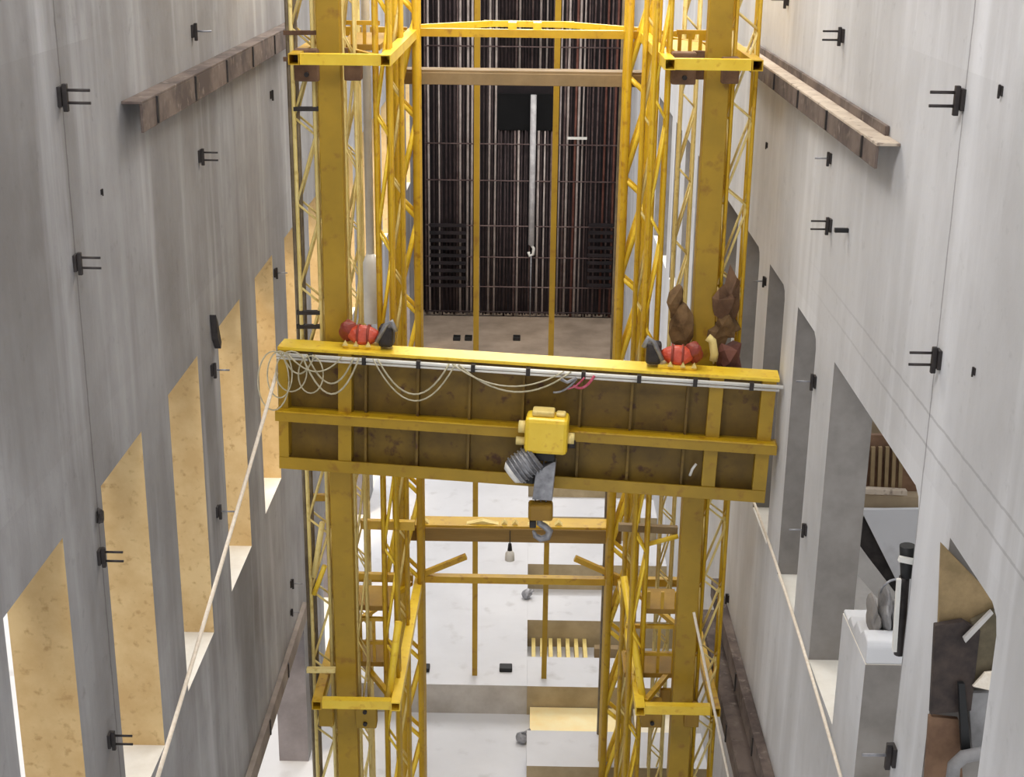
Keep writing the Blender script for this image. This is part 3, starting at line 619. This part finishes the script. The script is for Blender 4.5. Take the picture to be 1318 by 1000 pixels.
# ---------------------------------------------------------------- ropes
def rope(pts, r, label):
    m = MB(); m.tube(pts, r, 8); return tag(m.build('rope', M['rope']), label, 'rope')
def bez(a, b, c, n=16): return [a.lerp(b, t).lerp(b.lerp(c, t), t) for t in [i/n for i in range(n+1)]]
a = gw(356, 480, -0.05); b = atY(300, 655, 19.0); b.x = max(b.x, XL+0.05); c = atX(200, 1010, XL+0.15)
rope(bez(a, atY(285,730,17.6), c), 0.028, 'long pale rope running from the left end of the girder down the left wall')
a = atX(968, 640, XR-0.06); c = atX(1085, 1010, XR-0.10)
rope(bez(a, atX(1015,760,XR-0.12), c), 0.022, 'pale rope slanting down the right wall under the openings')
rope(bez(atY(893,788,20.2), atY(912,880,19.8), atY(940,1010,19.2)), 0.022, 'pale rope hanging right of the right column at the bottom')
# ---------------------------------------------------------------- red chain motors and sacking on the girder top
def motor(px, label, flip=1):
    q = gp(px, 446+(px-357)*0.065); o = GM @ Vector((q.x, 0.26, 0.0))
    t = thing('chain_motor', label, 'motor', M=Matrix.Translation(o) @ GM.to_3x3().to_4x4() @ Matrix.Diagonal((flip,1,1,1)), group='red chain motors on the girder')
    m = MB(); m.box(-0.32,0.24,-0.12,0.14,0.0,0.06); m.build('base_plate', M['yellow_bright'], t, 0.01)
    m = MB(); m.blob((-0.03,0,0.19),(0.24,0.14,0.15),0.12,3,3); b = m.build('body', M['red'], t)
    m = MB()
    for k in range(2): m.tube([(-0.12+k*0.15,0,0.19),(-0.09+k*0.15,0,0.19)], 0.155, 18)
    m.build('band', M['red_dark'], b)
    m = MB(); m.blob((-0.27,0.02,0.24),(0.13,0.12,0.15),0.2,3,8); m.build('end_cap', M['red_dark'], t)
    m = MB(); m.box(0.2,0.42,-0.13,0.13,0.04,0.36); m.build('gearbox', M['dark'], t, 0.05)
    m = MB(); m.tube([(0.18,-0.1,0.12),(0.32,-0.14,0.4),(0.4,-0.12,0.46),(0.46,-0.1,0.3)], 0.035, 8); m.build('hose', M['steel'], t)
    for x in (-0.28,-0.12,0.06): m = MB(); m.prism([(x-0.04,0.05),(x+0.04,0.05),(x,0.13)], 'y', -0.17, -0.13); m.build('lug', M['yellow_pale'], t)
    return t
motor(466, 'red chain motor on the girder top beside the left column')
motor(868, 'red chain motor on the girder top beside the right column', -1)
def sack(px, py, Y, r, seed, label, mat='tarp', rough=0.35):
    p = atY(px, py, Y); m = MB(); m.blob((0,0,0), r, rough*1.25, 2, seed); bmesh.ops.translate(m.bm, verts=m.bm.verts[:], vec=p)
    return tag(m.build('sacking', M[mat]), label, 'sacking', 'brown sacking around the right column')
sack(877, 418, 20.60, (0.19,0.15,0.27), 4, 'crumpled brown sacking left of the right column above the red motor', rough=0.55)
sack(873, 388, 20.62, (0.13,0.13,0.20), 14, 'small upper lump of brown sacking left of the right column', rough=0.6)
sack(937, 382, 20.62, (0.19,0.16,0.30), 9, 'dark brown sacking right of the right column, top bundle', 'grating', 0.6)
sack(932, 425, 20.60, (0.20,0.16,0.20), 12, 'brown sacking under the dark top bundle right of the right column', rough=0.55)
sack(936, 460, 20.50, (0.20,0.16,0.22), 32, 'lowest reddish brown sacking resting on the girder right of the column', 'rust_red', 0.5)
p = atY(914, 455, 20.3); m = MB(); m.tube([p+Vector((-.05,0,.25)),p+Vector((0.02,-.02,.2)),p+Vector((.06,-.03,0)),p+Vector((.05,-.03,-.1))], 0.06, 10); tag(m.build('yellow_strap', M['yellow_pale']), 'pale yellow strap over the girder top in front of the right column', 'strap')
# ---------------------------------------------------------------- things seen through the right openings
def plate(name, pts, Y, th, mat, label, cat, bevel=0.005):
    P = [atY(x, y, Y) for x, y in pts]; m = MB(); m.prism([(p.x, p.z) for p in P], 'y', Y, Y+th); return tag(m.build(name, M[mat], bevel=bevel), label, cat)
plate('formwork_sheet', [(1108,560),(1180,560),(1186,632),(1108,632)], 18.6, 0.08, 'grating', 'brown formwork sheet in the room behind the wide right opening', 'sheet')
for k in range(5):
    a = atY(1124+k*9, 575, 18.5); b = atY(1122+k*9, 627, 18.5); m = MB(); m.bar(a, b, 0.05)
    tag(m.build('timber_stud', M['tan_beam']), 'upright stud before the brown sheet in the wide right opening, %s from the left' % ('first','second','third','fourth','fifth')[k], 'stud', 'studs before the brown sheet')
plate('plank', [(1108,629),(1168,632),(1168,638),(1108,636)], 18.3, 0.1, 'waler_end', 'pale plank under the brown sheet behind the wide right opening', 'plank')
plate('timber_beam', [(1108,637),(1190,640),(1190,655),(1108,653)], 18.4, 0.25, 'room_wall', 'brown beam above the white board in the wide right opening', 'beam')
plate('white_board', [(1108,656),(1192,655),(1192,900),(1160,760)], 18.2, 0.06, 'floor', 'white board seen through the wide right opening under the brown beam', 'board')
plate('dark_board', [(1100,662),(1124,672),(1160,755),(1140,770),(1100,716)], 18.35, 0.08, 'dark', 'dark triangular board beside the white board in the wide right opening', 'board')
plate('pale_beam', [(1104,700),(1120,722),(1180,800),(1180,830),(1104,740)], 18.1, 0.12, 'room_floor', 'pale slanting beam under the dark board in the wide right opening', 'beam')
p = atY(1149, 762, 14.3)
m = MB(); m.tube([p+Vector((0.13*math.cos(a), 0.02*math.sin(2*a), 0.15*math.sin(a))) for a in [k*math.pi/10 for k in range(21)]], 0.014, 8, caps=False)
tag(m.build('wire_ring', M['steel']), 'grey wire ring hanging in the wide right opening', 'ring')
t = thing('tarp_bundle', 'grey crumpled plastic lying on the broken pier in the wide right opening', 'plastic', (XR+0.26, 14.2, 8.62))
for k, (dx, dz, r) in enumerate(((-0.12,0.05,(0.07,0.2,0.16)),(0.02,0.08,(0.06,0.2,0.2)),(0.13,0.03,(0.06,0.18,0.16)))):
    m = MB(); m.blob((dx,0,dz), r, 0.4, 3, k+20); m.build('fold', M['plain_grey'] if k else M['reveal_grey'], t)
pv = atX(1166, 720, XR-0.02)
t = thing('prop_clamp', 'black headed clamp and upright prop fixed to the pier of the wide right opening', 'clamp', tuple(pv))
def rel(px, py, d=0.0): return atY(px, py, pv.y-d) - pv
m = MB(); m.tube([rel(1168,702), rel(1167,742)], [0.075,0.06], 14); m.build('head', M['black'], t)
m = MB(); m.bar(rel(1157,719,0.1), rel(1182,724,0.1), 0.05, 0.05); m.bar(rel(1180,722,0.1), rel(1178,742,0.1), 0.04, 0.04); m.build('clamp_bracket', M['white'], t)
m = MB(); m.tube([rel(1164,742), rel(1157,842)], 0.05, 12); m.build('prop', M['dark'], t)
m = MB(); m.bar(rel(1157,745,0.08), rel(1151,838,0.08), 0.04, 0.04); m.build('prop_rail', M['white'], t)
plate('plywood_sheet', [(1212,700),(1290,780),(1292,800),(1230,866),(1206,860)], 11.36, 0.05, 'olive', 'tan panel in the top of the nearest right opening', 'panel')
plate('dark_crate', [(1204,806),(1240,800),(1262,812),(1250,915),(1198,920)], 11.26, 0.07, 'crate', 'dark brown crate in the middle of the nearest right opening', 'crate')
plate('tan_strut', [(1240,822),(1276,786),(1279,790),(1243,828)], 11.2, 0.04, 'room_floor', 'pale slanting stick in the nearest right opening', 'stick')
plate('olive_panel', [(1250,800),(1292,780),(1294,870),(1248,880)], 11.30, 0.05, 'olive_dark', 'dull panel right of the dark crate in the nearest right opening', 'panel')
plate('yellow_sheet', [(1252,884),(1268,866),(1292,864),(1288,892)], 11.22, 0.03, 'rope', 'bright pale sheet in the nearest right opening', 'sheet')
plate('brown_sheet', [(1196,922),(1234,926),(1240,1010),(1190,1010)], 11.28, 0.05, 'grating', 'grey brown sheet at the bottom left of the nearest right opening', 'sheet')
plate('dark_bar', [(1234,880),(1242,880),(1250,968),(1238,968)], 11.2, 0.05, 'black', 'thin black upright bar below the dark crate', 'bar')
plate('grey_panel', [(1246,892),(1290,892),(1286,972),(1252,972)], 11.3, 0.05, 'plain_grey', 'grey panel under the bright sheet in the nearest right opening', 'panel')
m = MB(); Yp = 11.12; m.tube([atY(1226,1002,Yp), atY(1228,985,Yp), atY(1240,974,Yp), atY(1262,970,Yp), atY(1292,970,Yp)], 0.06, 12)
tag(m.build('elbow_pipe', M['plain_grey']), 'grey pipe with an elbow at the bottom of the nearest right opening', 'pipe')
